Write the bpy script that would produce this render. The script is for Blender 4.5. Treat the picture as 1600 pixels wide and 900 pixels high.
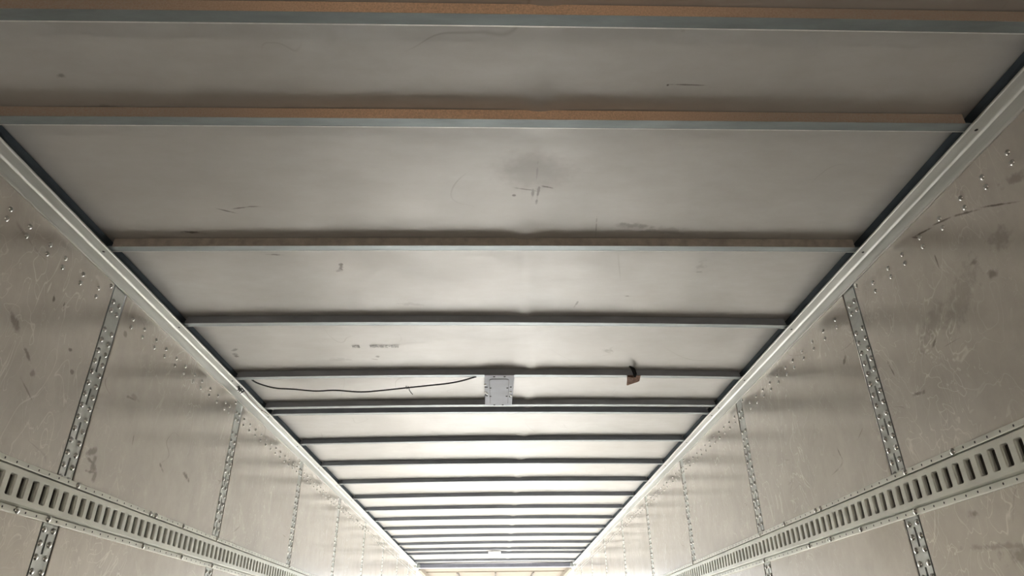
import bpy, math, random
from mathutils import Matrix, Vector
random.seed(7)
Z0 = 1.55                       # camera height above the trailer floor
XL, XR = -1.279, 1.221          # faces of the wall panels
YB, YF = -2.6, 11.30            # closed end behind the camera, header of the open doorway
CEIL, BOW = 1.1655, 1.1336       # roof skin and underside of the bows, above the camera
def arch(x, y):
    pts = [(-5, .003), (.98, .004), (1.285, .002), (1.88, .0055), (2.46, .010), (3.06, .013), (3.6, .009), (15, .009)]
    for (a, u), (b, v) in zip(pts, pts[1:]):
        if a <= y <= b: return (u + (v - u) * (y - a) / (b - a)) * (1 - ((x + .029) / 1.25) ** 2)
    return 0

for o in list(bpy.data.objects): bpy.data.objects.remove(o)
C = bpy.context.scene.collection
S = bpy.context.scene

# ---------------------------------------------------------------- camera
yaw, pitch, roll = .0252, .4904, -.0122
F = Vector((math.sin(yaw) * math.cos(pitch), math.cos(yaw) * math.cos(pitch), math.sin(pitch)))
R_ = Vector((math.cos(yaw), -math.sin(yaw), 0)); U_ = R_.cross(F)
R2 = math.cos(roll) * R_ + math.sin(roll) * U_; U2 = -math.sin(roll) * R_ + math.cos(roll) * U_
cd = bpy.data.cameras.new('camera'); cam = bpy.data.objects.new('camera', cd); C.objects.link(cam)
cd.sensor_width = 36; cd.lens = 1050.1 / 1600 * 36; cd.clip_start = .02
M = Matrix((R2, U2, -F)).transposed().to_4x4(); M.translation = (0, 0, Z0); cam.matrix_world = M
S.camera = cam

# ---------------------------------------------------------------- daylight outside the open doorway
w = bpy.data.worlds.new('world'); S.world = w; w.use_nodes = True
nt = w.node_tree; nt.nodes.clear()
wo = nt.nodes.new('ShaderNodeOutputWorld'); bg = nt.nodes.new('ShaderNodeBackground')
tc = nt.nodes.new('ShaderNodeTexCoord'); sx = nt.nodes.new('ShaderNodeSeparateXYZ'); rp = nt.nodes.new('ShaderNodeValToRGB')
mr = nt.nodes.new('ShaderNodeMapRange'); mr.inputs[1].default_value = -.12; mr.inputs[2].default_value = .12
nt.links.new(tc.outputs['Generated'], sx.inputs[0]); nt.links.new(sx.outputs['Z'], mr.inputs[0]); nt.links.new(mr.outputs[0], rp.inputs[0])
rp.color_ramp.elements[0].color = (1.0, .95, .89, 1); rp.color_ramp.elements[1].color = (.72, .86, 1.0, 1)
nt.links.new(rp.outputs[0], bg.inputs[0]); bg.inputs[1].default_value = 4.5
nt.links.new(bg.outputs[0], wo.inputs[0])
pl = bpy.data.lights.new('doorway_portal', 'AREA'); pl.shape = 'RECTANGLE'; pl.size = 2.5; pl.size_y = 2.62
pl.cycles.is_portal = True
po = bpy.data.objects.new('doorway_portal', pl); C.objects.link(po)
po.location = (-.029, YF + .35, 1.34); po.rotation_euler = (-math.pi / 2, 0, 0)

# low sun shining in through the doorway onto the floor
sl = bpy.data.lights.new('sun', 'SUN'); sl.energy = 158; sl.angle = .02; sl.color = (1, .985, .96)
so = bpy.data.objects.new('sun', sl); C.objects.link(so); so.location = (0, 20, 8)
so.rotation_euler = Vector((-.012, -math.cos(math.radians(17)), -math.sin(math.radians(17)))).to_track_quat('-Z', 'Y').to_euler()

S.view_settings.view_transform = 'Standard'; S.view_settings.look = 'None'; S.view_settings.gamma = 1
S.view_settings.exposure = -0.26
try: S.view_settings.use_curve_mapping = False
except Exception: pass

# ---------------------------------------------------------------- helpers
class MB:
    def __init__(s): s.v = []; s.f = []
    def add(s, vs, fs):
        n = len(s.v); s.v += [tuple(v) for v in vs]; s.f += [tuple(i + n for i in f) for f in fs]; return s
    def box(s, a, b):
        x0, y0, z0 = a; x1, y1, z1 = b
        return s.add([(x0, y0, z0), (x1, y0, z0), (x1, y1, z0), (x0, y1, z0), (x0, y0, z1), (x1, y0, z1), (x1, y1, z1), (x0, y1, z1)],
                     [(0, 3, 2, 1), (4, 5, 6, 7), (0, 1, 5, 4), (1, 2, 6, 5), (2, 3, 7, 6), (3, 0, 4, 7)])
    def sweep(s, prof, stations, closed=True, caps=True):
        """prof: list of 2D points; stations: functions mapping a profile point to 3D"""
        n = len(prof); base = len(s.v)
        for st in stations: s.v += [tuple(st(p)) for p in prof]
        for k in range(len(stations) - 1):
            for i in range(n if closed else n - 1):
                j = (i + 1) % n
                s.f.append((base + k * n + i, base + k * n + j, base + (k + 1) * n + j, base + (k + 1) * n + i))
        if caps and closed:
            s.f.append(tuple(base + i for i in range(n))[::-1]); m = base + (len(stations) - 1) * n
            s.f.append(tuple(m + i for i in range(n)))
        return s
    def tube(s, pts, r, n=7):
        P = [Vector(p) for p in pts]; st = []
        for i, p in enumerate(P):
            d = (P[min(i + 1, len(P) - 1)] - P[max(i - 1, 0)]).normalized()
            a = d.cross(Vector((.13, .21, .97))).normalized(); b = d.cross(a)
            rr = r[i] if isinstance(r, (list, tuple)) else r
            st.append(lambda q, p=p, a=a, b=b, rr=rr: p + (a * q[0] + b * q[1]) * rr)
        return s.sweep([(math.cos(2 * math.pi * k / n), math.sin(2 * math.pi * k / n)) for k in range(n)], st)
    def mesh(s, name, m, smooth=False):
        me = bpy.data.meshes.new(name); me.from_pydata(s.v, [], s.f)
        if m: me.materials.append(m)
        me.validate(); me.update()
        import bmesh
        b = bmesh.new(); b.from_mesh(me); bmesh.ops.recalc_face_normals(b, faces=b.faces); b.to_mesh(me); b.free()
        if smooth:
            me.polygons.foreach_set('use_smooth', [True] * len(me.polygons))
        return me

def link(name, me, parent=None, loc=(0, 0, 0)):
    o = bpy.data.objects.new(name, me); C.objects.link(o); o.location = loc
    if parent: o.parent = parent
    return o
def tag(o, label, cat, group=None):
    o['label'] = label; o['category'] = cat
    if group: o['group'] = group
    return o
def thing(name, loc, label, cat, group=None): return tag(link(name, None, None, loc), label, cat, group)
def struct(o, label=None):
    o['kind'] = 'structure'
    if label: o['label'] = label
    return o
def bevel(o, w=.002, seg=2):
    m = o.modifiers.new('bevel', 'BEVEL'); m.width = w; m.segments = seg; m.limit_method = 'ANGLE'; m.angle_limit = .6
    return o

# ---------------------------------------------------------------- materials
class N:
    def __init__(s, name):
        s.m = bpy.data.materials.new(name); s.m.use_nodes = True; s.t = s.m.node_tree; s.b = s.t.nodes['Principled BSDF']
        g = s.t.nodes.new('ShaderNodeNewGeometry'); s.pos = g.outputs['Position']
    def put(s, sock, v):
        if hasattr(v, 'is_linked') or hasattr(v, 'links'): s.t.links.new(v, sock)
        else: sock.default_value = v
    def math(s, op, a, b=0., c=None):
        n = s.t.nodes.new('ShaderNodeMath'); n.operation = op; s.put(n.inputs[0], a); s.put(n.inputs[1], b)
        if c is not None: s.put(n.inputs[2], c)
        return n.outputs[0]
    def rng(s, v, a, b, c=0., d=1., smooth=False):
        n = s.t.nodes.new('ShaderNodeMapRange'); n.interpolation_type = 'SMOOTHSTEP' if smooth else 'LINEAR'
        for i, q in enumerate((v, a, b, c, d)): s.put(n.inputs[i], q)
        return n.outputs[0]
    def noise(s, scale=5., detail=4., rough=.55, stretch=(1, 1, 1), off=(0, 0, 0), dist=0.):
        mp = s.t.nodes.new('ShaderNodeMapping'); s.t.links.new(s.pos, mp.inputs[0]); mp.inputs['Scale'].default_value = stretch; mp.inputs['Location'].default_value = off
        n = s.t.nodes.new('ShaderNodeTexNoise'); s.t.links.new(mp.outputs[0], n.inputs[0])
        n.inputs['Scale'].default_value = scale; n.inputs['Detail'].default_value = detail; n.inputs['Roughness'].default_value = rough; n.inputs['Distortion'].default_value = dist
        return n.outputs[0]
    def mix(s, f, a, b):
        n = s.t.nodes.new('ShaderNodeMix'); n.data_type = 'RGBA'
        s.put(n.inputs[0], f); s.put(n.inputs[6], a if not isinstance(a, tuple) else (*a, 1)); s.put(n.inputs[7], b if not isinstance(b, tuple) else (*b, 1))
        return n.outputs[2]
    def bump(s, h, strength=.2, dist=.002):
        n = s.t.nodes.new('ShaderNodeBump'); n.inputs['Strength'].default_value = strength; n.inputs['Distance'].default_value = dist
        s.put(n.inputs['Height'], h); s.t.links.new(n.outputs[0], s.b.inputs['Normal'])
    def contour(s, width, scale, off, stretch=(1, 1, 1), detail=1.5, dist=1.2):
        a = s.math('ABSOLUTE', s.math('SUBTRACT', s.noise(scale, detail, .5, stretch, off, dist), .5))
        return s.rng(a, width, 0., 0., 1.)
    def marks(s, plane, lst):
        """stains that belong to the sheet: (u, v, half-length, half-width, angle, strength) on the plane xy or yz"""
        jit = s.t.nodes.new('ShaderNodeTexNoise'); s.t.links.new(s.pos, jit.inputs[0]); jit.inputs['Scale'].default_value = 45; jit.inputs['Detail'].default_value = 3
        tot = None
        for u, v, a, b, ang, k in lst:
            c = (u, v, 0) if plane == 'xy' else (0, u, v)
            sub = s.t.nodes.new('ShaderNodeVectorMath'); sub.operation = 'SUBTRACT'; s.t.links.new(s.pos, sub.inputs[0]); sub.inputs[1].default_value = c
            rot = s.t.nodes.new('ShaderNodeVectorRotate'); rot.rotation_type = 'Z_AXIS' if plane == 'xy' else 'X_AXIS'
            s.t.links.new(sub.outputs[0], rot.inputs[0]); rot.inputs['Angle'].default_value = -ang
            ml = s.t.nodes.new('ShaderNodeVectorMath'); ml.operation = 'MULTIPLY'; s.t.links.new(rot.outputs[0], ml.inputs[0])
            ml.inputs[1].default_value = (1 / a, 1 / b, 0) if plane == 'xy' else (0, 1 / a, 1 / b)
            ln = s.t.nodes.new('ShaderNodeVectorMath'); ln.operation = 'LENGTH'; s.t.links.new(ml.outputs[0], ln.inputs[0])
            ja = .12 if b > .07 else (.30 if b < .0045 else .5)
            q = s.math('ADD', ln.outputs['Value'], s.rng(jit.outputs[0], .3, .7, -ja, ja))
            q = s.rng(q, 1.15, .25, 0., k, True)
            tot = q if tot is None else s.math('MAXIMUM', tot, q)
        return tot

def simple(name, col, rough=.5, metal=0., var=.12, scale=14, stretch=(1, 1, 1), bump=0., spec=.5):
    n = N(name); f = n.rng(n.noise(scale, 5, .6, stretch), .3, .7)
    n.t.links.new(n.mix(f, tuple(c * (1 - var) for c in col), tuple(min(1, c * (1 + var)) for c in col)), n.b.inputs['Base Color'])
    n.b.inputs['Roughness'].default_value = rough; n.b.inputs['Metallic'].default_value = metal; n.b.inputs['Specular IOR Level'].default_value = spec
    if bump: n.bump(n.noise(scale * 6, 3, .6, stretch), bump)
    return n.m

# roof skin: satin white-grey sheet, scuffed
n = N('roof_skin')
broad = n.rng(n.noise(1.3, 4, .55), .35, .65); fine = n.rng(n.noise(9, 6, .65, (1, 2.2, 1)), .3, .7)
base = n.mix(broad, (.55, .54, .52), (.62, .62, .61)); base = n.mix(n.math('MULTIPLY', fine, .35), base, (.45, .43, .40))
sc = n.math('MULTIPLY', n.contour(.004, 1.5, (3, 8, 0), (1.4, .6, 1)), n.rng(n.noise(2.5, 2, .5, (1, 1, 1), (9, 1, 0)), .56, .66))
base = n.mix(n.math('MULTIPLY', sc, .35), base, (.2, .18, .16))
blot = n.rng(n.noise(6, 7, .75, (1, 1.6, 1), (4, 4, 0)), .68, .80)
base = n.mix(n.math('MULTIPLY', blot, .45), base, (.18, .16, .14))
ML = [(-.541, 2.035, .008, .032, .15, .85), (-.552, 2.06, .006, .02, .9, .6), (-.815, 1.694, .03, .004, .45, .8), (-.77, 1.679, .035, .004, -.2, .75), (-.73, 1.672, .03, .003, 0, .6),
      (-.966, 1.811, .035, .008, .1, .75), (-.745, 1.952, .028, .005, .05, .6), (-1.172, 2.83, .012, .035, .2, .75), (-1.155, 2.765, .02, .012, -.5, .6),
      (.105, 1.50, .13, .10, 0, .32), (.112, 1.515, .004, .07, 0, .5), (.085, 1.583, .04, .004, .25, .6), (.14, 1.569, .028, .005, .35, .8), (.104, 1.60, .005, .03, 0, .55), (.12, 1.60, .004, .05, .05, .6), (.05, 1.612, .006, .006, 0, .7),
      (.432, 1.774, .06, .018, .1, .45), (.49, 1.80, .03, .01, 0, .4), (.496, 2.262, .017, .009, .3, .7), (.308, 2.335, .005, .03, .2, .55), (.712, 2.03, .02, .04, .3, .25), (.72, 2.07, .015, .01, 0, .45),
      (-.545, 2.865, .012, .012, 0, .6), (-.565, 2.90, .02, .005, .3, .5), (.45, 1.168, .05, .0025, .02, .7), (.404, 1.169, .004, .004, 0, .9), (.314, 1.78, .0025, .05, -.1, .5),
      (.50, 2.80, .03, .02, .5, .3), (-.72, 2.9, .06, .02, 0, .2), (.56, 1.80, .05, .02, .2, .22), (-.33, 2.33, .05, .015, .1, .25), (-.95, 1.25, .04, .01, 0, .3), (-1.0, 1.15, .012, .008, 0, .5)]
base = n.mix(n.marks('xy', ML), base, (.085, .07, .06))
n.t.links.new(base, n.b.inputs['Base Color'])
n.b.inputs['Metallic'].default_value = .20; n.b.inputs['Specular IOR Level'].default_value = .38
n.t.links.new(n.rng(n.noise(5, 5, .6), .3, .7, .38, .48), n.b.inputs['Roughness'])
n.bump(n.math('ADD', n.noise(3, 3, .5, (1, 1.8, 1)), n.math('MULTIPLY', n.noise(40, 2), .02)), .25, .012)
M_ceil = n.m

def wallmat(name, marks, off):
    n = N(name)
    broad = n.rng(n.noise(1.1, 4, .6, (1, 1, 1), off), .35, .65); fine = n.rng(n.noise(7, 7, .7, (1, 1.2, 1), off), .3, .7)
    b = n.mix(broad, (.66, .62, .565), (.76, .72, .665)); b = n.mix(n.math('MULTIPLY', fine, .35), b, (.38, .355, .32))
    area = n.rng(n.noise(1.6, 3, .6, (1, 1, 1), off), .40, .56)
    w1 = n.contour(.008, 5, (off[0] + 1, 2, 3), (1, 1, .55), 2.5, 2.0); w2 = n.contour(.007, 10, (off[0] + 5, 7, 1), (1, 1, .6), 2.5, 1.5)
    b = n.mix(n.math('MULTIPLY', n.math('MULTIPLY', n.math('MAXIMUM', w1, w2), area), .7), b, (.97, .94, .88))
    d = n.math('MULTIPLY', n.contour(.007, 3.2, (off[0], 12, 3), (1, .5, 1.5), 1.5, 1.0), n.rng(n.noise(4, 3, .6, (1, 1, 1), (off[0] + 3, 3, 3)), .58, .66))
    b = n.mix(n.math('MULTIPLY', d, .45), b, (.15, .13, .11))
    blot = n.rng(n.noise(11, 6, .72, (1, .8, 1.5), (off[0], 4, 9)), .66, .76)
    b = n.mix(n.math('MULTIPLY', blot, .18), b, (.25, .22, .19))
    b = n.mix(n.marks('yz', marks), b, (.12, .10, .085))
    n.t.links.new(b, n.b.inputs['Base Color']); n.b.inputs['Metallic'].default_value = .36
    n.t.links.new(n.rng(n.noise(6, 5, .65, (1, 1, 1), off), .3, .7, .20, .26), n.b.inputs['Roughness'])
    n.bump(n.math('ADD', n.noise(4, 3, .5), n.math('MULTIPLY', n.noise(60, 2, .6, (1, 1, .3)), .03)), .10, .004)
    return n.m
z = Z0
M_wl = wallmat('wall_sheet_left', [(2.17, .52 + z, .016, .035, .3, .6), (2.145, .56 + z, .03, .012, .5, .55), (2.19, .49 + z, .014, .016, 0, .55), (2.15, .53 + z, .03, .006, -.2, .6), (2.165, .50 + z, .028, .005, .1, .6),
    (2.81, .64 + z, .02, .012, 0, .6), (2.84, .63 + z, .028, .012, -.45, .6), (2.279, .781 + z, .035, .006, .1, .45), (2.30, .79 + z, .03, .012, 0, .3), (1.64, .775 + z, .045, .012, -.55, .45), (1.72, .72 + z, .03, .008, -.6, .5),
    (1.77, .678 + z, .012, .012, .3, .4), (1.75, .90 + z, .006, .014, .2, .7), (1.80, .905 + z, .004, .008, 0, .7), (1.89, .80 + z, .01, .006, 0, .6), (1.77, .63 + z, .05, .003, -.5, .4), (2.14, .965 + z, .012, .012, 0, .5),
    (2.36, .655 + z, .004, .03, .1, .5), (2.60, .62 + z, .025, .008, -.5, .5), (1.80, .25 + z, .06, .03, -.4, .35), (1.93, .745 + z, .01, .008, 0, .5)], (0, 0, 0))
M_wr = wallmat('wall_sheet_right', [(1.64, 1.043 + z, .02, .003, .6, .75), (1.60, 1.036 + z, .045, .0035, .25, .8), (1.52, 1.019 + z, .05, .0035, .30, .8), (1.43, .985 + z, .06, .004, .42, .8), (1.33, .94 + z, .07, .0035, .50, .8),
    (1.84, .635 + z, .035, .006, .15, .55), (2.179, .875 + z, .018, .009, -.5, .6), (1.704, .737 + z, .02, .007, -.6, .55), (1.93, .74 + z, .004, .03, -.3, .55), (1.468, .858 + z, .016, .01, 0, .5), (1.421, .80 + z, .018, .014, 0, .5),
    (1.588, .93 + z, .003, .03, 0, .6), (1.70, .78 + z, .10, .03, -.5, .22), (1.55, .80 + z, .12, .05, -.6, .22), (1.25, .96 + z, .05, .015, .3, .4), (1.69, .20 + z, .16, .008, .1, .35), (1.60, .17 + z, .12, .03, .1, .4),
    (1.77, .287 + z, .02, .01, 0, .55), (2.37, .60 + z, .004, .03, -.4, .5), (2.2, .62 + z, .03, .003, -.5, .4), (1.36, .86 + z, .04, .03, .2, .3)], (11, 0, 0))
M_galv = simple('galvanised_steel', (.46, .49, .49), .38, .75, .12, 30, (1, 1, 1), .04)
M_post = simple('post_steel', (.60, .62, .60), .40, .5, .08, 30, (1, 1, 2), .03)
M_track = simple('track_steel', (.70, .71, .65), .38, .45, .12, 22, (1, .3, 1), .1)
M_rail = simple('rail_aluminium', (.60, .61, .59), .40, .55, .16, 9, (2, .15, 2), .1)
M_leg = simple('rail_leg_dark', (.055, .072, .088), .8, 0, .15, 9, spec=.15)
M_dark = simple('dark_void', (.035, .038, .04), .7)
M_slot = simple('slot_back', (.05, .046, .040), .7, .2, .35, 25)  # near-black colour paints the unlit depth behind the slots
M_rivet = simple('rivet_steel', (.62, .62, .60), .25, .9, .1, 60)
M_flange = simple('bow_flange_steel', (.27, .31, .32), .42, .45, .15, 26, (.25, 1, 1), .03)
M_edge = simple('worn_bright_edge', (.80, .81, .80), .35, .5, .1, 40)  # pale colour paints the light caught along the bows' rolled edges
M_smudge = simple('dark_fibre', (.02, .019, .018), 1, 0, .2, 90, spec=.02)
M_bolt = simple('dark_screw', (.05, .05, .05), .5, .4)
M_cable = simple('black_cable', (.012, .013, .015), .5)
M_plate = simple('plate_grey', (.47, .50, .56), .7, .1, .08, 12)
M_white = simple('lamp_white', (.86, .87, .88), .4, 0, .03)
M_floor = simple('floor_planks', (.31, .305, .29), .9, 0, .35, 6, (1, .1, 1), spec=.15)
M_cream = simple('canopy_tan', (.25, .222, .175), .8, 0, .05, 5)
M_beam = simple('canopy_beam', (.14, .13, .11), .8, 0, .05, 5)
M_header = simple('header_steel', (.20, .21, .26), .5, .3, .15, 8)
M_ply = simple('end_plywood', (.14, .10, .065), .6, 0, .2, 4, (1, 1, 6))
M_ink = simple('stencil_ink', (.20, .20, .19), .7)
M_paper = simple('torn_card', (.20, .11, .07), .8, 0, .5, 90)
# bow web: warm reflected light painted brown mid-length, fading to grey towards the ends
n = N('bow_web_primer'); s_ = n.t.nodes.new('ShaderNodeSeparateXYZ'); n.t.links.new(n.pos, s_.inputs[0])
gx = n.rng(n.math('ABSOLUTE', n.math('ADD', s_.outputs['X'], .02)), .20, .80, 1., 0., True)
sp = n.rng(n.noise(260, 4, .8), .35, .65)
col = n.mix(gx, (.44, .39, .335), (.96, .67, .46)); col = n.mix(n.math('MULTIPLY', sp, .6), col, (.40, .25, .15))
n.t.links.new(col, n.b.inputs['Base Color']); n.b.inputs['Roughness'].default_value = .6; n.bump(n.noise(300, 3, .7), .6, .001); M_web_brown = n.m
M_web = simple('bow_web_grey', (.30, .315, .34), .5, .2, .15, 20, (.3, 1, 1))
M_web_far = simple('bow_web_slate', (.19, .205, .235), .5, .2, .15, 20, (.3, 1, 1))  # darker copy of the grey web, painting shade on the far bows
M_web_mid = simple('bow_web_taupe', (.42, .38, .33), .5, .1, .2, 40)  # fainter version of the painted warm light, for the next bow

# ---------------------------------------------------------------- roof skin, floor, ends
BOWS = [(-1.40, -1.40), (-.79, -.79), (-.20, -.19), (.385, .395), (.972, .984), (1.281, 1.29), (1.877, 1.877), (2.451, 2.479), (3.053, 3.067), (3.503, 3.492), (3.616, 3.628),
        (4.228, 4.186), (4.799, 4.795), (5.393, 5.352), (5.989, 5.937), (6.562, 6.514), (7.145, 7.104), (7.739, 7.709), (8.378, 8.312), (9.001, 8.92), (9.58, 9.549), (10.011, 9.964), (10.86, 10.84)]
def bow_y(b, x): return b[0] + (b[1] - b[0]) * (x + 1.229) / 2.4
def crease_x(y):
    pts = [(-3, .08), (1.5, .106), (1.9, .085), (2.45, .115), (3.0, .165), (3.6, .17), (5, .165), (7, .16), (12, .16)]
    for (a, u), (b, v) in zip(pts, pts[1:]):
        if a <= y <= b: return u + (v - u) * (y - a) / (b - a)
    return .16
from mathutils import noise as mn
def skin_z(x, y):
    dz = arch(x, y) + CEIL
    near = min(abs(y - (bow_y(b, x) - .018)) for b in BOWS)
    free = min(1, near / .12)
    dz += free * .0035 * mn.noise(Vector((x * 1.6, y * 2.2, 0)))
    d = abs(x - crease_x(y)); bowd = min(abs(y - (bow_y(b, x) - .05)) for b in BOWS)
    dz += .0012 * math.exp(-(d / .010) ** 2) - (.009 * math.exp(-(d / .030) ** 2)) * math.exp(-(bowd / .05) ** 2)
    return dz
m = MB(); xs = [XL - .02 + 2.54 * i / 200 for i in range(201)]; ys = [YB + (YF - YB + .25) * j / 400 for j in range(401)]
m.v = [(x, y, Z0 + skin_z(x, y)) for y in ys for x in xs]
m.f = [(j * 201 + i, j * 201 + i + 1, (j + 1) * 201 + i + 1, (j + 1) * 201 + i) for j in range(400) for i in range(200)]
me = m.mesh('ceiling', M_ceil, True); ceiling = struct(link('ceiling', me))
sd = ceiling.modifiers.new('thickness', 'SOLIDIFY'); sd.thickness = .004; sd.offset = 1 if me.polygons[0].normal.z > 0 else -1
struct(link('floor', MB().box((XL - .03, YB, -.05), (XR + .03, YF + .25, 0)).mesh('floor', M_floor)))
struct(link('wall_back', MB().box((XL - .03, YB - .05, 0), (XR + .03, YB, Z0 + CEIL + .02)).mesh('wall_back', M_ply)))

# ---------------------------------------------------------------- rivets (shared meshes)
def dome(r, h, name, mat, n=10):
    """dome whose base lies in the plane x=0 and which bulges towards +x"""
    m = MB(); prof = [(r, 0), (r * .92, h * .45), (r * .62, h * .85)]
    for pr, ph in prof: m.v += [(ph, pr * math.cos(2 * math.pi * k / n), pr * math.sin(2 * math.pi * k / n)) for k in range(n)]
    m.v.append((h, 0, 0))
    for a in range(2):
        for k in range(n): m.f.append((a * n + k, a * n + (k + 1) % n, (a + 1) * n + (k + 1) % n, (a + 1) * n + k))
    for k in range(n): m.f.append((2 * n + k, 2 * n + (k + 1) % n, 3 * n))
    return m
D_wall = dome(.0078, .005, 'r', M_rivet); D_post = dome(.0094, .0058, 'r', M_rivet)
me_wall_rivet = D_wall.mesh('rivet', M_rivet, True); me_post_rivet = D_post.mesh('rivet', M_rivet, True)
def joined(D, pts, side, name, mat, parent, smooth=True):
    m = MB()
    for (x, y, zz) in pts: m.add([(x + side * a, y + b, zz + c) for a, b, c in D.v], D.f)
    o = link(name, m.mesh(name, mat, smooth), parent); o['kind'] = 'stuff'; return o
def rivet_at(me, x, y, zz, side, parent, name='rivet'):
    o = link(name, me, parent, (x, y, zz))
    if side < 0: o.rotation_euler = (0, 0, math.pi)
    return o

# ---------------------------------------------------------------- walls, posts, tracks
POSTS = [.845, 2.047, 3.25, 4.45, 5.665, 6.87, 8.08, 9.28, 10.48]
HW = .042                                                 # half the visible post width
ordinal = ['nearest', 'second', 'third', 'fourth', 'fifth', 'sixth', 'seventh', 'eighth', 'ninth', 'tenth']
DROP = Z0
LPAT = [1.487, 1.57, 1.665, 1.741, 1.837, 1.928, 2.161, 2.246, 2.342, 2.428, 2.523, 2.61, 2.704, 2.785, 2.881, 2.973, 3.071, 3.126]
RPAT = [1.05, 1.145, 1.242, 1.3375, 1.426, 1.523, 1.62, 1.7155, 1.798, 1.893, 2.171, 2.272, 2.37, 2.468, 2.564, 2.645, 2.74, 2.83, 2.92, 3.01, 3.10]
def wall(side):
    sgn = 1 if side == 'left' else -1; X = XL if side == 'left' else XR; mat = M_wl if side == 'left' else M_wr
    back = MB().box((X - sgn * .045, YB, 0), (X - sgn * .025, YF + .25, Z0 + CEIL)).mesh('wall_' + side, M_dark)
    root = struct(link('wall_' + side, back))
    edges = [YB] + POSTS + [YF + .25]
    pat = LPAT if side == 'left' else RPAT
    for i in range(len(edges) - 1):
        a = edges[i] + (HW if i else 0); b = edges[i + 1] - (HW if i < len(edges) - 2 else 0)
        p = link('wall_panel', MB().box((X - sgn * .004, a, .002), (X, b, Z0 + 1.12)).mesh('wall_panel', mat), root); bevel(p, .0018, 2)
        ts = [t for t in pat if a + .02 < t < b - .02 and a > 0]
        if a > 3.2 or b < 1:
            ts = [a + .045 + k * .0925 for k in range(int((b - a - .06) / .0925) + 1)]
        pts = [(X - sgn * .0003, t, Z0 + zz) for t in ts for zz in (1.030, 1.0)] + [(X - sgn * .0003, b - .018, Z0 + 1.069)]
        if .8 < a < 4.3:
            for q in pts: rivet_at(me_wall_rivet, *q, sgn, p)
        else: joined(D_wall, pts, sgn, 'rivets', M_rivet, p)
    # posts
    for i, y in enumerate(POSTS):
        k = i - 1
        where = 'beside the photographer, outside the upper slot track view' if i == 0 else None
        lab = f'slotted riveted grey post on the {side} wall, ' + ('just out of view beside the camera' if i == 0 else f'{ordinal[k]} one seen from the camera')
        t = thing('logistic_post', (X - sgn * .006, y, .003), lab, 'wall post', f'riveted wall posts on the {side} wall')
        m = MB(); hw = HW - .004; sw = .0045; d = (-.001, .003)
        lo, hi = (min(sgn * d[0], sgn * d[1]), max(sgn * d[0], sgn * d[1])); top = Z0 + 1.13
        m.box((lo, -hw + .006, 0), (hi, -sw, top)); m.box((lo, sw, 0), (hi, hw, top))
        zs = [Z0 + .8135 - .1092 * j for j in range(-0, 22)]
        zs = sorted(v for v in zs if v - .027 > .05); prev = 0
        for v in zs: m.box((lo, -sw, prev), (hi, sw, v - .027)); prev = v + .027
        m.box((lo, -sw, prev), (hi, sw, top))
        link('strip', m.mesh('strip', M_post), t)
        vis, rest = [], []
        for j in range(46):
            zz = Z0 + .927 - .0366 * j
            if zz < .03: break
            if abs(zz - Z0 - .388) < .055: continue
            for yy in (-.0222, .0222): (vis if zz > Z0 + .02 else rest).append((sgn * .003, yy, zz))
        for zz in (1.03, .998):
            for yy in (-.019, .018): vis.append((sgn * .003, yy, Z0 + zz))
        if i in (1, 2, 3):
            for q in vis: rivet_at(me_post_rivet, *q, sgn, t)
            joined(D_post, rest, sgn, 'rivets', M_rivet, t)
        else: joined(D_post, vis + rest, sgn, 'rivets', M_rivet, t)
    # slotted track in sections
    J = lambda n: 1.810 + .04832 * (n + .5)
    secs = [(J(-47), J(16) - .0006), (J(16) + .0006, J(79) - .0006), (J(79) + .0006, J(142) - .0006), (J(142) + .0006, J(200))]
    names = ['nearest section', 'second section', 'third section', 'farthest section']
    zt, zb = .4535, .3235
    for si, (a, b) in enumerate(secs):
        t = thing('cargo_track', (X + sgn * .0005, a, Z0), f'slotted steel tie-down track along the {side} wall, {names[si]}', 'cargo track', f'slotted tracks on the {side} wall')
        L = b - a
        def pt(u, y, zz): return (sgn * u, y, zz)
        # raised face with rounded slots: one cell per slot
        fz0, fz1 = .347, .431; D = .0125; half = .0114; sz0, sz1 = .3625, .415; cc = .392
        centers = []; c = 1.810 - .04832 * 80
        while c < b:
            if c > a + .0230 and c < b - .0230: centers.append(c - a)
            c += .04832
        m = MB(); cellw = .02416
        def flat(y0, y1):
            m.add([pt(D, y0, fz0), pt(D, y1, fz0), pt(D, y1, fz1), pt(D, y0, fz1)], [(0, 1, 2, 3)])
        if centers[0] - cellw > .001: flat(0, centers[0] - cellw)
        if centers[-1] + cellw < L - .001: flat(centers[-1] + cellw, L)
        r = .004; prof = []
        for (cy, cz, s0) in ((half - r, sz1 - r, 0), (-half + r, sz1 - r, 1), (-half + r, sz0 + r, 2), (half - r, sz0 + r, 3)):
            for q in range(3):
                an = (s0 + q / 2) * math.pi / 2; prof.append((cy + r * math.cos(an), cz + r * math.sin(an)))
        cz_ = (sz0 + sz1) / 2; outer = [(cellw, fz1), (-cellw, fz1), (-cellw, fz0), (cellw, fz0)]
        for cy in centers:
            n0 = len(m.v)
            m.v += [pt(D, cy + p[0], p[1]) for p in outer]                         # 0-3
            m.v += [pt(D, cy + p[0] * 1.26, cz_ + (p[1] - cz_) * 1.06) for p in prof]                # 4-15
            m.v += [pt(D - .0014, cy + p[0] * 1.07, cz_ + (p[1] - cz_) * 1.02) for p in prof]         # 16-27 raised lip
            m.v += [pt(D - .0050, cy + p[0] * .98, cz_ + (p[1] - cz_) * .985) for p in prof]
            m.v += [pt(.0012, cy + p[0] * .95, sz0 + (p[1] - sz0) * .97 + .0008) for p in prof]  # 28-39
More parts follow.
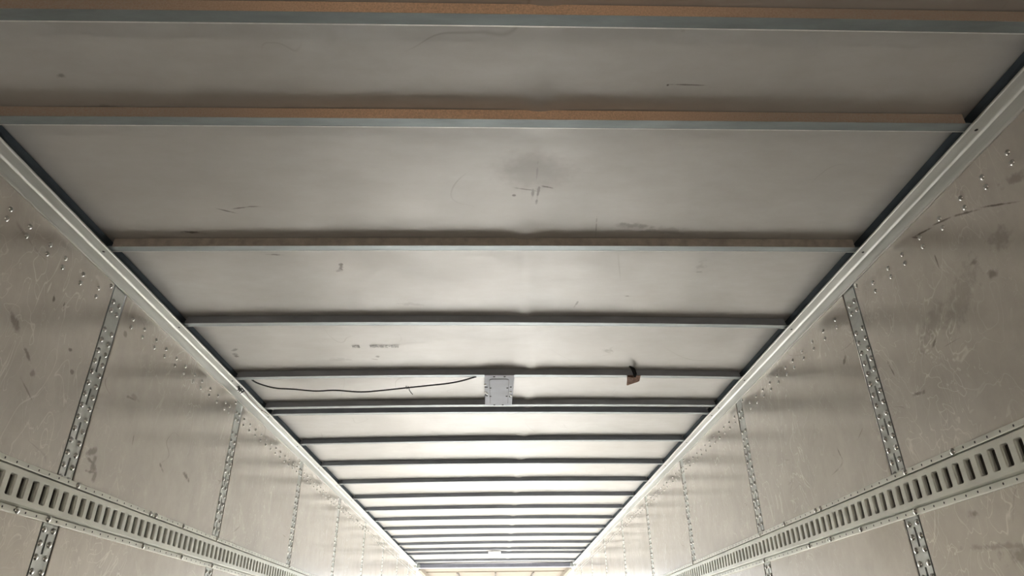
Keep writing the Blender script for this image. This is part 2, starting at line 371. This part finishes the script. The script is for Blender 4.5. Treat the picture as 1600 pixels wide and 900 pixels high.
            for s0 in range(4):
                for q in range(2): m.f.append((n0 + s0, n0 + 4 + s0 * 3 + q, n0 + 5 + s0 * 3 + q))
                nx = (s0 + 1) % 4
                m.f.append((n0 + s0, n0 + 4 + s0 * 3 + 2, n0 + 4 + nx * 3, n0 + nx))
            for lv in (4, 16, 28):
                for q in range(12): m.f.append((n0 + lv + q, n0 + lv + (q + 1) % 12, n0 + lv + 12 + (q + 1) % 12, n0 + lv + 12 + q))
        # sloping shoulders down to the flanges
        for (z0_, z1_) in ((fz1, fz1 + .007), (fz0, fz0 - .007)):
            m.add([pt(D, 0, z0_), pt(D, L, z0_), pt(.0006, L, z1_), pt(.0006, 0, z1_)], [(0, 1, 2, 3)])
        link('slotted_face', m.mesh('slotted_face', M_track), t)
        # flanges with small nail holes: strip with recessed dark pips
        for nm, (z0_, z1_) in (('upper_flange', (fz1 + .0065, zt)), ('lower_flange', (zb, fz0 - .0065))):
            m = MB(); lo, hi = sorted((0, sgn * .009)); m.box((lo, 0, z0_), (hi, L, z1_)); fl = bevel(link(nm, m.mesh(nm, M_track), t), .0015, 2)
            zc = (z0_ + z1_) / 2; mm = MB()
            for cy in centers:
                if cy + a > 8: continue
                mm.add([(sgn * .0093, cy + .0030 * math.cos(k * math.pi / 3), zc + .0034 * math.sin(k * math.pi / 3)) for k in range(6)] +
                       [(sgn * .0060, cy + .0030 * math.cos(k * math.pi / 3), zc + .0034 * math.sin(k * math.pi / 3)) for k in range(6)],
                       [(0, 1, 2, 3, 4, 5)] + [(k, (k + 1) % 6, 6 + (k + 1) % 6, 6 + k) for k in range(6)])
            if mm.v:
                h = link('nail_holes', mm.mesh('nail_holes', M_dark), fl); h['kind'] = 'stuff'
        link('channel_back', MB().box(sorted3((0, 0, fz0), (sgn * .0012, L, fz1))[0], sorted3((0, 0, fz0), (sgn * .0012, L, fz1))[1]).mesh('channel_back', M_slot), t)
        bl = [1.759, 1.995, 2.587, 2.947] if side == 'right' else [2.103, 2.587, 2.879]
        bl = bl + [p for p in POSTS if p > 2.9] + [a + .023]
        for q in bl:
            if a < q < b - .005: rivet_at(me_post_rivet, sgn * .0087, q - a, .445, sgn, t, 'bolt')
        for q in ([2.0, 2.33, 2.562, 2.75] if side == 'right' else [1.871, 2.012, 2.587, 2.922]) + [p for p in POSTS if p > 3]:
            if a < q < b - .005: 
                o = rivet_at(me_post_rivet, sgn * .0087, q - a, .333, sgn, t, 'bolt')
def sorted3(a, b): return tuple(min(p, q) for p, q in zip(a, b)), tuple(max(p, q) for p, q in zip(a, b))
wall('left'); wall('right')

# ---------------------------------------------------------------- top side rails
def rail(side):
    sgn = 1 if side == 'left' else -1; X = XL if side == 'left' else XR
    t = thing('top_side_rail', (X, YB, Z0), f'long pale metal rail where the {side} wall meets the roof', 'roof rail', 'top side rails')
    L = YF - YB - .15
    # inset from the wall, height: lower lip, lower band, ridge, upper band, inner lip, ledge, leg
    prof = [(.0005, 1.084), (.006, 1.083), (.0075, 1.088), (.0075, 1.120), (.0115, 1.1245), (.016, 1.1255), (.018, 1.1225), (.049, 1.1195), (.051, 1.122), (.051, 1.1265), (.0005, 1.1275)]
    m = MB().sweep(prof, [lambda p, y=y: (sgn * p[0], y, p[1]) for y in (0, L)])
    bevel(link('rail_profile', m.mesh('rail_profile', M_rail), t), .0008, 2)
    m = MB().sweep([(.001, 1.1280), (.034, 1.1280), (.034, 1.144), (.0365, 1.151), (.043, CEIL - .0035), (.001, CEIL - .0035)], [lambda p, y=y: (sgn * p[0], y, p[1]) for y in (0, L)])  # dark leg, its cove widened to stand in for shadow along the roof edge
    link('rail_leg', m.mesh('rail_leg', M_leg), t)
    D = dome(.0045, .0022, 's', M_bolt, 8)
    m = MB().add([(b, c, -a) for a, b, c in D.v], D.f); me = m.mesh('screw', M_bolt, True)
    for b in BOWS[3:-1]:
        y = b[0 if side == 'left' else 1] - .024
        link('screw', me, t, (sgn * .030, y - YB, 1.1213))
    # narrower end piece past the joint
    m = MB().sweep([(.001, 1.090), (.022, 1.086), (.034, 1.100), (.034, 1.122), (.001, 1.126)], [lambda p, y=y: (sgn * p[0], y, p[1]) for y in (L + .004, L + .40)])
    link('end_piece', m.mesh('end_piece', M_rail), t)
rail('left'); rail('right')

# ---------------------------------------------------------------- roof bows
BN = ['behind the camera, farthest back', 'behind the camera, second from the back wall', 'behind the camera, third from the back wall', 'just above and behind the camera',
      'with brown face at the very top of the view', 'with brown face, second visible one from the top', 'taupe-faced, third visible one from the top', 'grey, fourth visible one from the top',
      'carrying the near edge of the grey cover plate', 'under the cover plate, nearer of a close pair', 'farther of the close pair just past the cover plate',
      'first one beyond the close pair', 'second one beyond the close pair', 'third one beyond the close pair', 'fourth one beyond the close pair', 'fifth one beyond the close pair', 'sixth one beyond the close pair',
      'seventh one beyond the close pair', 'eighth one beyond the close pair', 'ninth one beyond the close pair', 'on the near side of the small white lamp', 'passing behind the small white lamp', 'thin one next to the dark end header']
def bow(i, b):
    a0, a1 = b; mid = (a0 + a1) / 2
    t = thing('roof_bow', (-.029, mid, Z0 + CEIL - .005), 'metal roof rib, ' + BN[i], 'roof rib', 'ribs across the roof')
    zr = Z0 + CEIL - .005
    xs = [-1.229 + 2.4 * k / 30 for k in range(31)]
    def st(x, prof_dz=0): 
        return lambda p: (x + .029, bow_y(b, x) + p[0] - mid, Z0 + p[1] + arch(x, mid) - zr)
    x0, x1 = XL + .036, XR - .036
    xf = [x0 + (x1 - x0) * k / 40 for k in range(41)]
    # underside flange with rolled far edge
    fl = [(-.033, BOW), (-.0042, BOW), (-.0042, BOW + .0022), (-.033, BOW + .0022)]
    ed = [(-.0041, BOW + .0002), (-.0034, BOW - .0008), (-.0018, BOW - .0008), (-.0004, BOW + .0004), (0, BOW + .002), (0, BOW + .010), (-.002, BOW + .010), (-.002, BOW + .0024), (-.0041, BOW + .0022)]
    link('rolled_edge', MB().sweep(ed, [st(x) for x in xf]).mesh('rolled_edge', M_edge), t)
    o = link('flange', MB().sweep(fl, [st(x) for x in xf]).mesh('flange', M_flange, False), t)
    xw = [XL + .058 + (XR - XL - .116) * k / 40 for k in range(41)]
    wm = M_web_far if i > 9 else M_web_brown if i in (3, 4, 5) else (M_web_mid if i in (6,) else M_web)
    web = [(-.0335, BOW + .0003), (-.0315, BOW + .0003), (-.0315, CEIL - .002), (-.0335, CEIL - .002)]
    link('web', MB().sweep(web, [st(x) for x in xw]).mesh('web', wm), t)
    # back web set in from the rolled edge, closing the hat section
    bw = [(-.008, BOW + .0022), (-.006, BOW + .0022), (-.006, CEIL - .002), (-.008, CEIL - .002)]
    link('back_web', MB().sweep(bw, [st(x) for x in [XL + .040 + (XR - XL - .080) * k / 40 for k in range(41)]]).mesh('back_web', M_web), t)
for i, b in enumerate(BOWS): bow(i, b)

# ---------------------------------------------------------------- header over the open doorway, canopy outside
t = thing('door_header', (-.029, YF, Z0 + 1.10), 'dark grey-blue beam across the far end of the roof', 'beam')
bevel(link('beam', MB().box((-1.215, 0, 0), (1.215, .16, .056)).mesh('beam', M_header), t), .004, 2)
for s in (-1, 1):
    br = MB().box((s * 1.19 - .022, -.10, -.012), (s * 1.19 + .022, -.004, .045)); bevel(link('corner_bracket', br.mesh('corner_bracket', M_galv), t), .004, 2)
t = thing('dock_canopy', (-.029, 11.60, Z0 + 1.12), 'cream canopy beyond the dark beam at the open far end', 'canopy')
m = MB().sweep([(0, .035), (2.2, .035), (2.2, .045), (0, .045)], [lambda p, x=x: (x, p[0], p[1]) for x in (-1.25, 1.25)])
link('canopy_sheet', m.mesh('canopy_sheet', M_cream), t)
link('cross_bar', MB().box((-1.2, .93, .020), (1.2, .97, .036)).mesh('cross_bar', M_cream), t)
for x in (-.66, 0.0, .66): link('rafter', MB().box((x - .012, .98, .006), (x + .012, 2.1, .036)).mesh('rafter', M_beam), t)
for s in (-1, 1): link('edge_beam', MB().box((s * 1.22 - .03, 0, -.03), (s * 1.22 + .03, 2.2, .034)).mesh('edge_beam', M_cream), t)

# ---------------------------------------------------------------- cover plate under two bows
pz = Z0 + BOW + .0088
t = thing('cover_plate', (.010, 3.235, pz - .004), 'grey riveted rectangular cover plate fixed under the roof ribs', 'cover plate')
def trap(y0, y1, xa0, xa1, xb0, xb1, z0, z1):
    return MB().add([(xa0, y0, z0), (xa1, y0, z0), (xb1, y1, z0), (xb0, y1, z0), (xa0, y0, z1), (xa1, y0, z1), (xb1, y1, z1), (xb0, y1, z1)],
                    [(0, 3, 2, 1), (4, 5, 6, 7), (0, 1, 5, 4), (1, 2, 6, 5), (2, 3, 7, 6), (3, 0, 4, 7)])
bevel(link('base_plate', trap(-.222, .228, -.069, .073, -.075, .069, 0, .0035).mesh('base_plate', M_plate), t), .0012, 2)
rr = [(sx_ * .030 + .016 * math.cos(a), sy * .172 + .018 * math.sin(a)) for sx_, sy, a0 in ((1, 1, 0), (-1, 1, 1), (-1, -1, 2), (1, -1, 3)) for a in [(a0 + q / 4) * math.pi / 2 for q in range(5)]]
link('panel_gasket', MB().sweep([(px * 1.035, py * 1.008) for px, py in rr], [lambda p, zz=zz: (p[0], p[1] + .014, zz) for zz in (-.0009, -.0002)]).mesh('panel_gasket', M_bolt), t)  # thin dark outline around the raised panel
bevel(link('raised_panel', MB().sweep(rr, [lambda p, zz=zz: (p[0], p[1] + .014, zz) for zz in (-.0028, -.0009)]).mesh('raised_panel', M_plate), t), .0008, 2)
Dp = dome(.0055, .003, 'r', M_bolt, 8); mp = MB().add([(b_, c_, -a_) for a_, b_, c_ in Dp.v], Dp.f).mesh('plate_rivet', M_bolt, True)
Db = dome(.007, .004, 'r', M_white, 8); mb = MB().add([(b_, c_, -a_) for a_, b_, c_ in Db.v], Db.f).mesh('plate_rivet', M_rivet, True)
for x, y in ((-.024, -.205), (.026, -.205), (-.025, .217), (.020, .217), (-.061, -.06), (-.068, -.06), (.058, -.06), (-.062, .07), (-.068, .055), (.056, .085)): link('rivet', mp, t, (x, y, 0))
for x, y in ((-.068, -.10), (-.068, .015), (-.062, .035), (.061, .065), (.057, .01)): link('rivet', mb, t, (x, y, 0))
for x, y in ((-.043, -.055), (.041, -.055), (-.044, .07), (.039, .07)): link('rivet', mp, t, (x, y, -.0028))

# ---------------------------------------------------------------- cable, its tie, loose wires, paper, lamp, stencil
cz = Z0 + BOW + .003
pts = [(-1.178, 3.052, cz + .008), (-1.158, 3.10, cz), (-1.096, 3.172, cz), (-1.007, 3.191, cz), (-.903, 3.22, cz), (-.806, 3.209, cz), (-.683, 3.236, cz), (-.567, 3.212, cz), (-.451, 3.178, cz), (-.321, 3.141, cz), (-.241, 3.117, cz), (-.17, 3.085, cz + .002), (-.10, 3.05, cz + .010)]
def smooth(P, n=6):
    out = []; P = [Vector(p) for p in P]
    for i in range(len(P) - 1):
        p0, p1, p2, p3 = P[max(i - 1, 0)], P[i], P[i + 1], P[min(i + 2, len(P) - 1)]
        for k in range(n):
            u = k / n; out.append(.5 * ((2 * p1) + (p2 - p0) * u + (2 * p0 - 5 * p1 + 4 * p2 - p3) * u * u + (-p0 + 3 * p1 - 3 * p2 + p3) * u ** 3))
    return out + [P[-1]]
t = thing('roof_cable', (-.6, 3.1, Z0 + CEIL - .03), 'thin black cable sagging under the roof left of the grey cover plate', 'cable')
off = Vector((-.6, 3.1, Z0 + CEIL - .03))
link('cord', MB().tube([p - off for p in smooth(pts)], .0038, 8).mesh('cord', M_cable, True), t)
tie = MB().tube([Vector(p) - off for p in ((-.437, 3.150, cz - .003), (-.435, 3.178, cz - .0055), (-.437, 3.195, cz - .004), (-.431, 3.225, cz - .008), (-.424, 3.240, cz - .012))], .0022, 6)
tie.tube([Vector(p) - off for p in ((-.447, 3.150, cz), (-.447, 3.172, cz - .005), (-.445, 3.19, cz))], .0022, 6)
link('cable_tie', tie.mesh('cable_tie', M_cable, True), t)
t = thing('wire_bundle', (-1.238, 3.12, Z0 + 1.108), 'small dark tangle of wires on the left roof rail', 'wires')
m = MB()
for k in range(7):
    y = .0 + random.uniform(-.035, .04); x = random.uniform(-.012, .010)
    m.tube(smooth([(x, y, .009), (x + .006, y + .012, -.002), (x - .004, y + .024, -.005), (x + .002, y + .034, .009)], 4), .0018, 6)
link('tangle', m.mesh('tangle', M_cable, True), t)
link('thin_wire', MB().tube(smooth([(.006, .03, .006), (.002, .12, .002), (.006, .20, -.001), (0, .30, .004), (.010, .42, .009)], 5), .0014, 6).mesh('thin_wire', M_paper, True), t)

# torn scrap of card hanging from the fifth bow
bz = Z0 + BOW + .008
t = thing('card_scrap', (.655, 3.05, bz), 'small torn brown scrap of card hanging under the roof on the right', 'scrap')
P = [(-.030, -.02, -.001), (.034, -.02, -.001), (.036, .030, -.010), (.028, .052, -.008), (.012, .048, -.014), (-.012, .085, -.012), (-.020, .070, -.016)]
m = MB().add([*P, *[(x, y, zz + .0025) for x, y, zz in P]], [(0, 1, 2, 4), (0, 4, 6), (2, 3, 4), (4, 5, 6)] + [(7, 11, 8), (8, 11, 9), (7, 13, 11), (9, 11, 10), (11, 13, 12)] + [(k, (k + 1) % 7, 7 + (k + 1) % 7, 7 + k) for k in range(7)])
link('torn_piece', m.mesh('torn_piece', M_paper), t)
link('folded_edge', MB().add([(-.032, -.022, -.004), (.0, -.018, -.012), (.0, .012, -.016), (-.026, .018, -.007), (-.032, -.022, -.002), (.0, -.018, -.010), (.0, .012, -.014), (-.026, .018, -.005)],
     [(0, 3, 2, 1), (4, 5, 6, 7), (0, 1, 5, 4), (1, 2, 6, 5), (2, 3, 7, 6), (3, 0, 4, 7)]).mesh('folded_edge', M_paper), t)
link('frayed_tuft', MB().tube([(-.035, -.115, .010), (-.012, -.085, .006), (.0, -.05, -.002), (.006, -.02, -.004)], [.003, .010, .009, .006], 6).mesh('frayed_tuft', M_smudge), t)  # dark shape standing in for the smudge of shadow beside the scrap

t = thing('end_lamp', (-.035, 9.93, Z0 + BOW + .004), 'small white rectangular lamp box under the roof at the far end', 'lamp')
bevel(link('lamp_body', MB().box((-.085, -.30, -.012), (.085, .30, .0025)).mesh('lamp_body', M_white), t), .006, 2)
bevel(link('lens', MB().box((-.06, -.24, -.020), (.06, .24, -.0125)).mesh('lens', M_white), t), .005, 2)

# illegible stamped characters on the roof skin, left of centre
t = thing('stencil_print', (-.53, 2.737, Z0 + CEIL + arch(-.53, 2.737) - .004), 'faint illegible stamped line of grey characters on the roof', 'stamp')
def glyphs(x0, x1, name):
    m = MB(); x = x0; n = int((x1 - x0) / .0115)
    for k in range(n):
        cx = x0 + (k + .5) * .0115
        if n > 8 and k == 7: m.box((cx - .003, -.002, -.0006), (cx + .003, .002, 0)); continue
        for sx_ in (-.0036, .0036):
            if random.random() < .8: m.box((cx + sx_ - .0008, -.013 + random.choice((0, .006)), -.0006), (cx + sx_ + .0008, .013, 0))
        for sy in (-.012, 0, .012):
            if random.random() < .55: m.box((cx - .0036, sy - .0015, -.0006), (cx + .0036, sy + .0015, 0))
    return link(name, m.mesh(name, M_ink), t)
glyphs(-.107, -.063, 'short_word'); glyphs(-.029, .103, 'long_word')

# ---------------------------------------------------------------- fill lamp added, unseen, on the closed end to brighten the near ribs
t = thing('wall_lamp', (0, YB + .002, 1.0), 'warm strip lamp on the plywood end wall behind the camera', 'lamp')
bevel(link('lamp_housing', MB().box((-.65, 0, -.06), (.65, .05, .06)).mesh('lamp_housing', M_white), t), .006, 2)
la = bpy.data.lights.new('wall_lamp_light', 'AREA'); la.shape = 'RECTANGLE'; la.size = 1.25; la.size_y = .1; la.energy = 25; la.color = (1, .87, .74)
lo = bpy.data.objects.new('wall_lamp_light', la); C.objects.link(lo); lo.parent = t; lo.location = (0, .056, 0); lo.rotation_euler = (math.pi / 2, 0, 0)
